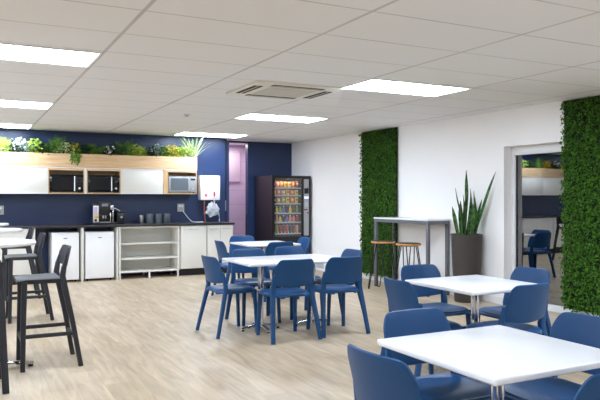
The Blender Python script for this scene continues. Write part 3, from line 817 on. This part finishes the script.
b = bmesh.new(); tube(b, [(0.066, -0.19, -0.13), (0.066, -0.20, -0.20), (0.066, -0.20, -0.30)], 0.011, 10); obj('tap', b, 'chrome', bo)
b = bmesh.new(); tube(b, [(-0.085, -0.08, -0.221), (-0.085, -0.08, -0.45), (-0.075, -0.085, -0.55), (-0.07, -0.09, -0.619)], 0.012, 10); obj('inlet_pipe', b, 'copper', bo)
b = bmesh.new(); tube(b, [(0.10, -0.06, -0.221), (0.11, -0.05, -0.34), (0.17, -0.05, -0.42), (0.205, -0.06, -0.50), (0.20, -0.09, -0.58), (0.19, -0.10, -0.612)], 0.005, 8); obj('cord', b, 'white_appliance', bo)
# crumpled bag under the tap
rnd = random.Random(11)
b = bmesh.new(); bmesh.ops.create_icosphere(b, subdivisions=3, radius=1)
for v in b.verts:
    d = v.co.normalized(); k = 1 + 0.22 * math.sin(7 * d.x + 3 * d.z) * math.cos(6 * d.z - 2 * d.y) + rnd.uniform(-0.09, 0.09)
    v.co = Vector((d.x * 0.12 * k * (1.0 - 0.15 * d.z), d.y * 0.055 * k, d.z * 0.125 * k))
M['bag'].node_tree.nodes['Principled BSDF'].inputs['Alpha'].default_value = 0.6
tag(obj('plastic_bag', b, 'bag', loc=(4.015, 11.255, 1.135)), 'crumpled translucent plastic bag hung under the boiler tap', 'bag')

# ------------------------------------------------------------------ kitchen: wall cupboards
UF, UB, Z0, Z1 = 11.05, 11.398, 1.405, 1.832
def wall_cabinet(x0, x1, label, splits=()):
    t = thing('wall_cabinet', label, 'cabinet')
    b = bmesh.new(); bbox(b, x0 + 0.001, x1 - 0.001, UF + 0.018, UB, Z0, Z1 - 0.002); obj('body', b, 'cream', t, smooth=False)
    xs = [x0] + list(splits) + [x1]
    for a, c in zip(xs, xs[1:]): boxo('door', (a + 0.002, c - 0.002, UF + 0.004, UF + 0.017, Z0 + 0.016, Z1 - 0.018), 'cream', t, bev=0.001)
    b = bmesh.new(); bbox(b, x0 + 0.001, x1 - 0.001, UF - 0.004, UF + 0.017, Z1 - 0.017, Z1 - 0.002); bbox(b, x0 + 0.001, x1 - 0.001, UF - 0.004, UF + 0.017, Z0, Z0 + 0.015)
    obj('edge_trim', b, 'trim', t, smooth=False)
    return t
wall_cabinet(-1.7, -0.35, 'cream wall cabinet at the far left end of the cupboard row', (-1.05,))
wall_cabinet(-0.349, 1.199, 'long cream wall cabinet left of the two black microwaves', (0.42,))
wall_cabinet(2.331, 3.049, 'cream wall cabinet between the black and the silver microwave')
def niche(x0, x1, label, wide_left=0.014):
    t = thing('microwave_cabinet', label, 'cabinet')
    for a, c in ((x0 + 0.001, x0 + wide_left), (x1 - 0.014, x1 - 0.001)): boxo('side_panel', (a, c, UF, UB, Z0, Z1 - 0.016), 'oak_v', t)
    b = bmesh.new(); bbox(b, x0 + wide_left, x1 - 0.014, UF, UB, Z0, Z0 + 0.018); obj('bottom_panel', b, 'oak', t, smooth=False)
    b = bmesh.new(); bbox(b, x0 + wide_left, x1 - 0.014, UF, UB, Z1 - 0.05, Z1 - 0.016); obj('top_panel', b, 'oak', t, smooth=False)
    b = bmesh.new(); bbox(b, x0 + wide_left, x1 - 0.014, UB - 0.012, UB, Z0 + 0.018, Z1 - 0.05); obj('back_panel', b, 'oak', t, smooth=False)
    b = bmesh.new(); bbox(b, x0 + 0.001, x1 - 0.001, UF - 0.004, UB, Z1 - 0.0155, Z1 - 0.002); obj('edge_trim', b, 'trim', t, smooth=False)
    return t
niche(1.20, 1.75, 'oak lined open cupboard holding the left black microwave')
niche(1.79, 2.33, 'oak lined open cupboard holding the black microwave nearer the middle')
niche(3.05, 3.65, 'oak lined open cupboard holding the silver microwave at the right end', 0.09)
tag(boxo('divider_panel', (1.751, 1.789, UF - 0.002, UB, Z0, Z1 - 0.002), 'cream', bev=0.001), 'narrow cream divider between the two black microwave cupboards', 'panel')
def microwave(x0, x1, label, body, front, strip):
    t = thing('microwave', label, 'microwave', ((x0 + x1) / 2, UF - 0.02, Z0 + 0.0185))
    h = (x1 - x0) / 2; H = 0.29
    b = bmesh.new(); bbox(b, -h, h, 0.04, 0.31, 0.012, H, bev=0.006); obj('body', b, body, t)
    d = boxo('door', (-h, h * 0.52, 0.012, 0.039, 0.014, H - 0.002), front, t, bev=0.004)
    boxo('window', (-h + 0.035, h * 0.52 - 0.03, 0.0095, 0.0118, 0.05, H - 0.035), 'oven_glass' if front != 'silver' else 'canister', d)
    b = bmesh.new(); tube(b, [(h * 0.47, 0.010, 0.03), (h * 0.47, -0.008, 0.045), (h * 0.47, -0.008, H - 0.045), (h * 0.47, 0.010, H - 0.03)], 0.008, 10); obj('handle', b, strip, d)
    p = boxo('control_panel', (h * 0.54, h, 0.012, 0.039, 0.014, H - 0.002), 'oven_glass' if front != 'silver' else 'silver', t, bev=0.003)
    boxo('display', (h * 0.6, h * 0.94, 0.009, 0.0115, H - 0.07, H - 0.035), 'dark_slot', p)
    b = bmesh.new(); lathe(b, [(0, 0), (0.018, 0), (0.015, 0.014), (0, 0.014)], 18); k = obj('dial', b, strip, p); k.location = (h * 0.77, 0.0115, 0.07); k.rotation_euler = (R(90), 0, 0)
    b = bmesh.new()
    for x in (-h + 0.03, h - 0.03):
        for y in (0.07, 0.28): lathe(b, [(0, 0), (0.012, 0), (0.012, 0.0115), (0, 0.0115)], 10, x, y)
    obj('feet', b, 'rubber', t)
    return t
microwave(1.217, 1.733, 'black microwave with a white handle in the left oak cupboard', 'black', 'oven_glass', 'white_appliance')
microwave(1.807, 2.313, 'black microwave reflecting blue, right of the first black one', 'black', 'oven_glass', 'white_appliance')
microwave(3.145, 3.633, 'silver grey microwave at the right end of the cupboard row', 'silver', 'silver', 'grey_plastic')

# ------------------------------------------------------------------ planter box and its plants
pb = thing('planter_box', 'long pale oak planter box on top of the wall cupboards', 'planter')
PZ0, PZ1 = 1.833, 2.05
b = bmesh.new(); bbox(b, -1.7, 3.655, UF - 0.004, UF + 0.016, PZ0, PZ1); obj('front_board', b, 'oak', pb, smooth=False)
b = bmesh.new(); bbox(b, 3.636, 3.655, UF + 0.016, UB, PZ0, PZ1); bbox(b, -1.7, -1.681, UF + 0.016, UB, PZ0, PZ1); obj('end_board', b, 'oak_v', pb, smooth=False)
b = bmesh.new(); bbox(b, -1.681, 3.636, UB - 0.015, UB, PZ0, PZ1); obj('back_board', b, 'oak', pb, smooth=False)
b = bmesh.new(); bbox(b, -1.681, 3.636, UF + 0.016, UB - 0.015, PZ0, PZ1 - 0.05); obj('soil', b, 'soil', pb, smooth=False)
SZ = PZ1 - 0.048
def plant(x, kind, label, h=0.2, m='lf_mid', seed=0, m2=None, y=11.19):
    rnd = random.Random(seed * 77 + 5); h = h * 1.25 + 0.06
    t = thing({'fern': 'fern', 'bush': 'leafy_plant', 'spider': 'spider_plant', 'flower': 'flowering_plant', 'trail': 'trailing_plant', 'tall': 'tall_fern'}[kind], label, 'plant', (x, y, SZ), 0, 'plants in the oak planter box')
    b = bmesh.new()
    def ok(d): # keep leaves off the wall
        d.y = min(d.y, 0.35); return d
    if kind in ('fern', 'tall'):
        nf = 16 if kind == 'fern' else 11
        for k in range(nf):
            a = rnd.uniform(0, 2 * PI); til = rnd.uniform(0.15, 0.75 if kind == 'fern' else 0.45)
            d = ok(Vector((math.cos(a) * til, math.sin(a) * til * 0.6 - 0.08, 1))).normalized()
            L = h * rnd.uniform(0.75, 1.2)
            p = Vector((rnd.uniform(-.03, .03), rnd.uniform(-.03, .03), 0)); side = d.cross(Vector((0, 1, 0.1))).normalized()
            nseg = 9
            for i in range(nseg):
                s = i / nseg; q = p + d * L * s - Vector((0, 0, 1)) * L * 0.18 * s * s + Vector((d.x, d.y * .5, 0)) * L * .2 * s * s
                ln = L * 0.26 * (1 - s) ** 0.7 + 0.012
                for sg in (-1, 1):
                    leaf(b, q, (side * sg + d * 0.7), side.cross(d).normalized(), ln, ln * 0.30)
            tube(b, [p, p + d * L * 0.5 - Vector((0, 0, 1)) * L * 0.045 + Vector((d.x, d.y * .5, 0)) * L * .05, p + d * L - Vector((0, 0, 1)) * L * 0.18 + Vector((d.x, d.y * .5, 0)) * L * .2], [0.003, 0.0025, 0.001], 5)
        obj('fronds', b, m, t, smooth=False)
    elif kind in ('bush', 'flower', 'trail'):
        for k in range(230):
            a = rnd.uniform(0, 2 * PI); r = abs(rnd.gauss(0, 0.065)); z = rnd.uniform(0.03, h) * (1 - r * 2.2)
            c = Vector((math.cos(a) * r * 1.25, math.sin(a) * r * 0.9 - 0.02, max(0.02, z)))
            d = Vector((math.cos(a) * 0.9, min(0.3, math.sin(a)) , rnd.uniform(-0.3, 0.9)))
            nn = Vector((rnd.gauss(0, .4), rnd.gauss(-.5, .4), 1)).normalized()
            ln = rnd.uniform(0.03, 0.062); leaf(b, c, d, nn, ln, ln * 0.55)
        for k in range(9):
            a = rnd.uniform(0, 2 * PI); e = Vector((math.cos(a) * 0.06, math.sin(a) * 0.04 - 0.02, h * 0.8)); tube(b, [(0, 0, 0), e * 0.5, e], 0.0025, 5)
        if kind == 'trail':
            for k in range(12):
                xx = rnd.uniform(-0.09, 0.09); ln0 = rnd.uniform(0.08, 0.17)
                for i in range(7):
                    c = Vector((xx + rnd.uniform(-.015, .015), -0.155 - rnd.uniform(0, .02), 0.06 - ln0 * i / 6))
                    leaf(b, c, Vector((rnd.uniform(-.8, .8), -0.4, -0.7)), Vector((0, -1, .4)).normalized(), 0.045, 0.026)
        obj('leaves', b, m, t, smooth=False)
        if kind == 'flower' or m2:
            for k in range(14):
                a = rnd.uniform(0, 2 * PI); r = rnd.uniform(0.02, 0.10)
                c = Vector((math.cos(a) * r * 1.1, math.sin(a) * r * 0.7 - 0.06, rnd.uniform(h * 0.35, h * 0.95)))
                nn = Vector((rnd.gauss(0, .3), -0.8, 0.7)).normalized()
                e1 = nn.orthogonal().normalized(); e2 = nn.cross(e1)
                b = bmesh.new()
                for j in range(5):
                    q = 2 * PI * j / 5; leaf(b, c, e1 * math.cos(q) + e2 * math.sin(q) + nn * 0.3, nn, 0.026, 0.018)
                obj('flower', b, m2 or 'petal', t, smooth=False)
    elif kind == 'spider':
        for k in range(46):
            a = rnd.uniform(0, 2 * PI); til = rnd.uniform(0.2, 1.3)
            d = ok(Vector((math.cos(a) * til, math.sin(a) * til * 0.55 - 0.15, 1)))
            blade(b, (rnd.uniform(-.02, .02), rnd.uniform(-.02, .02), 0.01), d, h * rnd.uniform(0.75, 1.15), 0.028, 0.62, 7, 0.2)
        obj('leaves', b, m, t, smooth=False)
    return t
def px(u): # column of the photograph -> place along the planter
    k = (u - 300) / 654.7; z = 11.19 / (math.cos(TH) - k * math.sin(TH)); return z * (k * math.cos(TH) + math.sin(TH))
PL = [(3, 'fern', 'light green fern at the left edge of the planter', .20, 'lf_lime'), (13, 'bush', 'small dark plant between the left edge fern and the white flowers', .10, 'lf_dark'),
      (20, 'flower', 'white flowered plant with grey leaves near the left of the planter', .17, 'lf_grey'), (34, 'bush', 'bright yellow green bush right of the white flowers', .17, 'lf_lime'),
      (42, 'bush', 'low dark plant right of the yellow green bush', .11, 'lf_dark'), (50, 'bush', 'round mid green plant left of the tallest fern', .13, 'lf_mid'),
      (57, 'tall', 'tallest upright green fern over the left black microwave', .27, 'lf_mid'), (64, 'bush', 'pale variegated plant over the gap between microwaves', .14, 'lf_pale'),
      (74, 'trail', 'green plant with gold flowers trailing over the planter front', .14, 'lf_mid'), (85, 'bush', 'dark bushy plant right of the trailing one', .12, 'lf_dark'),
      (95, 'fern', 'upright lime fern over the right black microwave', .17, 'lf_mid'), (103, 'bush', 'small dark plant left of the single white bloom', .11, 'lf_dark'),
      (109, 'flower', 'low plant with white blooms in the middle of the planter', .11, 'lf_dark'), (119, 'fern', 'dark spreading fern left of the second tall fern', .20, 'lf_dark'),
      (127, 'tall', 'second tall fern, leaning, over the middle cream cabinet', .24, 'lf_mid'), (135, 'bush', 'yellowish bush just right of the second tall fern', .15, 'lf_lime'),
      (143, 'fern', 'short pale fern over the middle cream cabinet', .15, 'lf_lime'), (151, 'bush', 'dark green plant left of the speckled one', .13, 'lf_dark'),
      (157, 'bush', 'speckled grey green plant over the middle cream cabinet', .16, 'lf_grey'), (164, 'bush', 'green plant over the left side of the silver microwave', .14, 'lf_mid'),
      (171, 'bush', 'golden leaved bush over the silver microwave', .16, 'lf_gold'), (179, 'bush', 'lime leafy plant near the right end of the planter', .13, 'lf_lime'),
      (187, 'bush', 'pale yellow plant beside the big spider plant', .15, 'lf_pale')]
for i, (u, k, l, h, m) in enumerate(PL): plant(px(u), k, l, h, m, i, m2='lf_gold' if (k == 'trail' and u < 100) else None)
plant(px(194), 'spider', 'big pale spider plant arching past the right end of the planter', .34, 'lf_pale', 40)
for i, (x, k, l, h, m) in enumerate([(-1.5, 'bush', 'bushy plant at the far left end of the planter', .15, 'lf_mid'), (-1.2, 'fern', 'lime fern out at the left of the planter', .2, 'lf_lime'), (-0.9, 'flower', 'white flowered plant out at the left of the planter', .16, 'lf_dark'),
      (-0.6, 'bush', 'gold leaved plant out at the left of the planter', .16, 'lf_gold'), (-0.3, 'tall', 'tall fern out at the left of the planter', .25, 'lf_mid'), (0.0, 'bush', 'dark plant out at the left of the planter', .14, 'lf_dark'), (0.3, 'bush', 'lime bush out at the left of the planter', .15, 'lf_lime')]):
    plant(x, k, l, h, m, 60 + i)

# ------------------------------------------------------------------ vending machine
VX0, VX1, VF, VB, VH = 5.055, 5.865, 10.95, 11.76, 1.755
vm = thing('vending_machine', 'tall black snack vending machine with lit glass front in the corner', 'vending machine', (VX0, VF, 0))
W, D = VX1 - VX0, VB - VF
wl, wr2, wb, wtp = 0.055, 0.630, 0.62, 1.70      # window
b = bmesh.new()
bbox(b, 0, 0.045, 0.06, D, 0.05, VH); bbox(b, W - 0.045, W, 0.06, D, 0.05, VH); bbox(b, 0.045, W - 0.045, D - 0.04, D, 0.05, VH)
bbox(b, 0.045, W - 0.045, 0.06, D - 0.04, VH - 0.045, VH); bbox(b, 0.045, W - 0.045, 0.06, D - 0.04, 0.05, wb - 0.05)
bbox(b, wr2 + 0.03, W - 0.045, 0.06, D - 0.04, wb - 0.05, VH - 0.045)
obj('body', b, 'vend', vm, smooth=False)
b = bmesh.new()
bbox(b, 0, W, 0.0, 0.058, wtp, VH, bev=0.008); bbox(b, 0, W, 0.0, 0.058, 0.06, wb, bev=0.008)
bbox(b, 0, wl, 0.0, 0.058, wb, wtp); bbox(b, wr2, wr2 + 0.03, 0.0, 0.058, wb, wtp); bbox(b, W - 0.032, W, 0.0, 0.058, wb, wtp); bbox(b, wr2 + 0.03, W - 0.032, 0.02, 0.058, wb, wtp)
dr = obj('door', b, 'black', vm, smooth=False)
boxo('glass', (wl, wr2, 0.018, 0.024, wb, wtp), 'glass', dr)
cp = boxo('control_panel', (wr2 + 0.034, W - 0.036, 0.004, 0.019, wb + 0.01, wtp - 0.01), 'silver', dr, bev=0.003)
pxc = (wr2 + W - 0.002) / 2
boxo('payment_screen', (pxc - 0.045, pxc + 0.045, 0.001, 0.0035, 1.42, 1.52), 'oven_glass', cp)
boxo('credit_display', (pxc - 0.045, pxc + 0.045, 0.001, 0.0035, 1.325, 1.365), 'screen', cp)
boxo('keypad', (pxc - 0.03, pxc + 0.03, 0.001, 0.0035, 1.17, 1.26), 'grey_plastic', cp)
boxo('coin_slot', (pxc - 0.05, pxc + 0.02, 0.0, 0.0035, 1.105, 1.125), 'black', cp)
boxo('return_button', (pxc + 0.01, pxc + 0.045, -0.002, 0.0035, 1.04, 1.075), 'red', cp)
b = bmesh.new(); bbox(b, 0.10, 0.53, -0.006, 0.0, 0.25, 0.46, bev=0.003); obj('delivery_flap', b, 'vend', dr)
b = bmesh.new(); bbox(b, wl + 0.02, wr2 - 0.02, 0.085, 0.115, wtp + 0.003, wtp + 0.009); obj('lamp_tube', b, 'vend_lamp', vm, smooth=False)
for x in (0.04, W - 0.10):
    for y in (0.10, D - 0.12):
        boxo('foot', (x, x + 0.06, y, y + 0.06, 0, 0.0495), 'rubber', vm)
SHZ = [0.675, 0.885, 1.055, 1.235, 1.388, 1.532]
for z in SHZ:
    s = boxo('shelf', (0.05, wr2 + 0.025, 0.10, D - 0.06, z - 0.014, z), 'grey_plastic', vm)
    boxo('price_rail', (0.05, wr2 + 0.02, 0.090, 0.099, z - 0.020, z + 0.003), 'grey_plastic', s)
PC = {'orange': (232, 132, 40), 'pink': (226, 150, 150), 'yellow': (238, 200, 60), 'purple': (120, 60, 110), 'cream': (240, 222, 180), 'green': (150, 170, 60), 'dark': (44, 36, 48), 'red': (200, 52, 50), 'blue': (110, 110, 180), 'brown': (120, 70, 40), 'salmon': (232, 140, 120)}
PM = {k: mat(k + '_wrapper', srgb(*v), 0.35, noise=0.2, scale=45) for k, v in PC.items()}
ORD = ['top', 'second', 'third', 'fourth', 'fifth', 'bottom']
POS = ['first', 'second', 'third', 'fourth', 'fifth', 'sixth', 'seventh', 'eighth']
rows = {5: ('packet', ['purple', 'pink', 'orange', 'yellow', 'cream', 'orange', 'brown']), 4: ('packet', ['orange', 'orange', 'pink', 'yellow', 'orange', 'yellow']),
        3: ('packet', ['dark', 'orange', 'green', 'yellow', 'orange', 'yellow']), 2: ('bottle', ['dark', 'yellow', 'green', 'blue', 'dark', 'yellow', 'brown', 'green']),
        1: ('bottle', ['green', 'salmon', 'yellow', 'dark', 'blue', 'salmon', 'salmon', 'red']), 0: ('can', ['red', 'green', 'red', 'brown', 'red', 'dark', 'brown', 'salmon'])}
rnd = random.Random(4)
for si, (kind, cols) in rows.items():
    n = len(cols); x0, x1 = VX0 + 0.065, VX0 + wr2 - 0.005
    for i, c in enumerate(cols):
        x = x0 + (x1 - x0) * (i + 0.5) / n; w = (x1 - x0) / n * 0.42
        z = SHZ[si]; sh_ = (SHZ[si + 1] - z if si < 5 else 0.165)
        h = sh_ * rnd.uniform(0.66, 0.78)
        l = '%s snack %s, %s from left on the %s vending shelf' % (c, kind, POS[i], ORD[5 - si])
        t = thing('snack_' + kind, l, kind, (x, VF + 0.15, z + 0.0005), 0, 'products inside the vending machine')
        if kind == 'packet':
            g = []
            for a in range(9):
                u = -1 + a / 4.0; row = []
                for q in range(9):
                    v = q / 8.0; puff = 0.022 * (1 - u ** 4) * math.sin(PI * v) ** 0.6
                    row.append((u, v, puff))
                g.append(row)
            b = bmesh.new()
            F = [[b.verts.new((u * w * (1 - 0.06 * math.sin(PI * v)), -p - 0.002, v * h)) for u, v, p in r] for r in g]
            K = [[b.verts.new((u * w * (1 - 0.06 * math.sin(PI * v)), p + 0.002, v * h)) for u, v, p in r] for r in g]
            for a in range(8):
                for q in range(8):
                    b.faces.new((F[a][q], F[a + 1][q], F[a + 1][q + 1], F[a][q + 1])); b.faces.new((K[a][q], K[a][q + 1], K[a + 1][q + 1], K[a + 1][q]))
            for a in range(8):
                b.faces.new((F[a][0], K[a][0], K[a + 1][0], F[a + 1][0])); b.faces.new((F[a][8], F[a + 1][8], K[a + 1][8], K[a][8]))
                b.faces.new((F[0][a], F[0][a + 1], K[0][a + 1], K[0][a])); b.faces.new((F[8][a], K[8][a], K[8][a + 1], F[8][a + 1]))
            obj('wrapper', b, PM[c], t)
            boxo('label_patch', (-w * 0.5, w * 0.5, -0.0285, -0.0255, h * 0.45, h * 0.72), PM['cream' if c not in ('cream', 'yellow') else 'red'], t, bev=0.001)
        elif kind == 'bottle':
            r = min(w * 0.8, 0.024)
            b = bmesh.new(); lathe(b, [(0, 0), (r * .9, 0), (r, 0.006), (r, h * .6), (r * .45, h * .82), (r * .42, h * .9), (0, h * .9)], 16); obj('body', b, PM[c], t)
            b = bmesh.new(); lathe(b, [(0, h * .901), (r * .5, h * .901), (r * .5, h), (0, h)], 14); obj('cap', b, 'white_appliance' if i % 2 else 'red', t)
        else:
            r = min(w * 0.9, 0.028)
            b = bmesh.new(); lathe(b, [(0, 0), (r * .8, 0), (r, 0.01), (r, h * .88), (r * .82, h * .95), (0, h * .95)], 18); obj('body', b, PM[c], t)
            b = bmesh.new(); lathe(b, [(0, h * .951), (r * .8, h * .951), (r * .82, h * .97), (0, h * .965)], 18); obj('lid', b, 'steel', t)

# corridor beyond the kitchen wall: lavender panel and a pole leaning in the doorway
lp = thing('lavender_hatch', 'lavender framed panel on the tiled wall beyond the doorway', 'panel', (0, 12.749, 0))
b = bmesh.new(); bbox(b, 4.80, 5.12, -0.03, 0, 1.70, 2.29, bev=0.004); obj('leaf_panel', b, 'lavender_door', lp)
b = bmesh.new(); bbox(b, 4.78, 4.80, -0.045, 0, 1.68, 2.31); bbox(b, 5.12, 5.14, -0.045, 0, 1.68, 2.31); bbox(b, 4.80, 5.12, -0.045, 0, 2.29, 2.31); bbox(b, 4.80, 5.12, -0.045, 0, 1.68, 1.70); obj('frame', b, 'tiles', lp, smooth=False)
mp_ = thing('broom', 'thin dark broom handle leaning in the lavender doorway', 'broom', (4.88, 11.70, 0))
b = bmesh.new(); tube(b, [(-0.06, 0.0, 0.06), (0.03, 0.09, 1.02)], 0.010, 8); obj('pole', b, 'black_metal', mp_)
b = bmesh.new(); bbox(b, -0.18, 0.02, -0.02, 0.02, 0.0, 0.07, bev=0.008); obj('brush_head', b, 'rubber', mp_)

# ------------------------------------------------------------------ light
def area(name, loc, rot, sx, sy, power, col=(1, 1, 1)):
    l = bpy.data.lights.new(name, 'AREA'); l.shape = 'RECTANGLE'; l.size = sx; l.size_y = sy; l.energy = power; l.color = col
    o = bpy.data.objects.new(name, l); COL.objects.link(o); o.location = loc; o.rotation_euler = rot
    return o
area('corridor_lamp', (4.75, 12.3, CEIL - 0.03), (0, 0, 0), 0.5, 0.3, 12, (1, 0.97, 0.9))
w = bpy.data.worlds.new('world'); scene.world = w; w.use_nodes = True
w.node_tree.nodes['Background'].inputs['Color'].default_value = (0.6, 0.7, 0.85, 1)
w.node_tree.nodes['Background'].inputs['Strength'].default_value = 0.15

scene.view_settings.view_transform = 'Standard'
scene.view_settings.look = 'None'
scene.view_settings.gamma = 1.0
scene.view_settings.use_curve_mapping = False
scene.view_settings.exposure = 0.0
scene.cycles.max_bounces = 10
scene.cycles.diffuse_bounces = 6
scene.cycles.transparent_max_bounces = 12
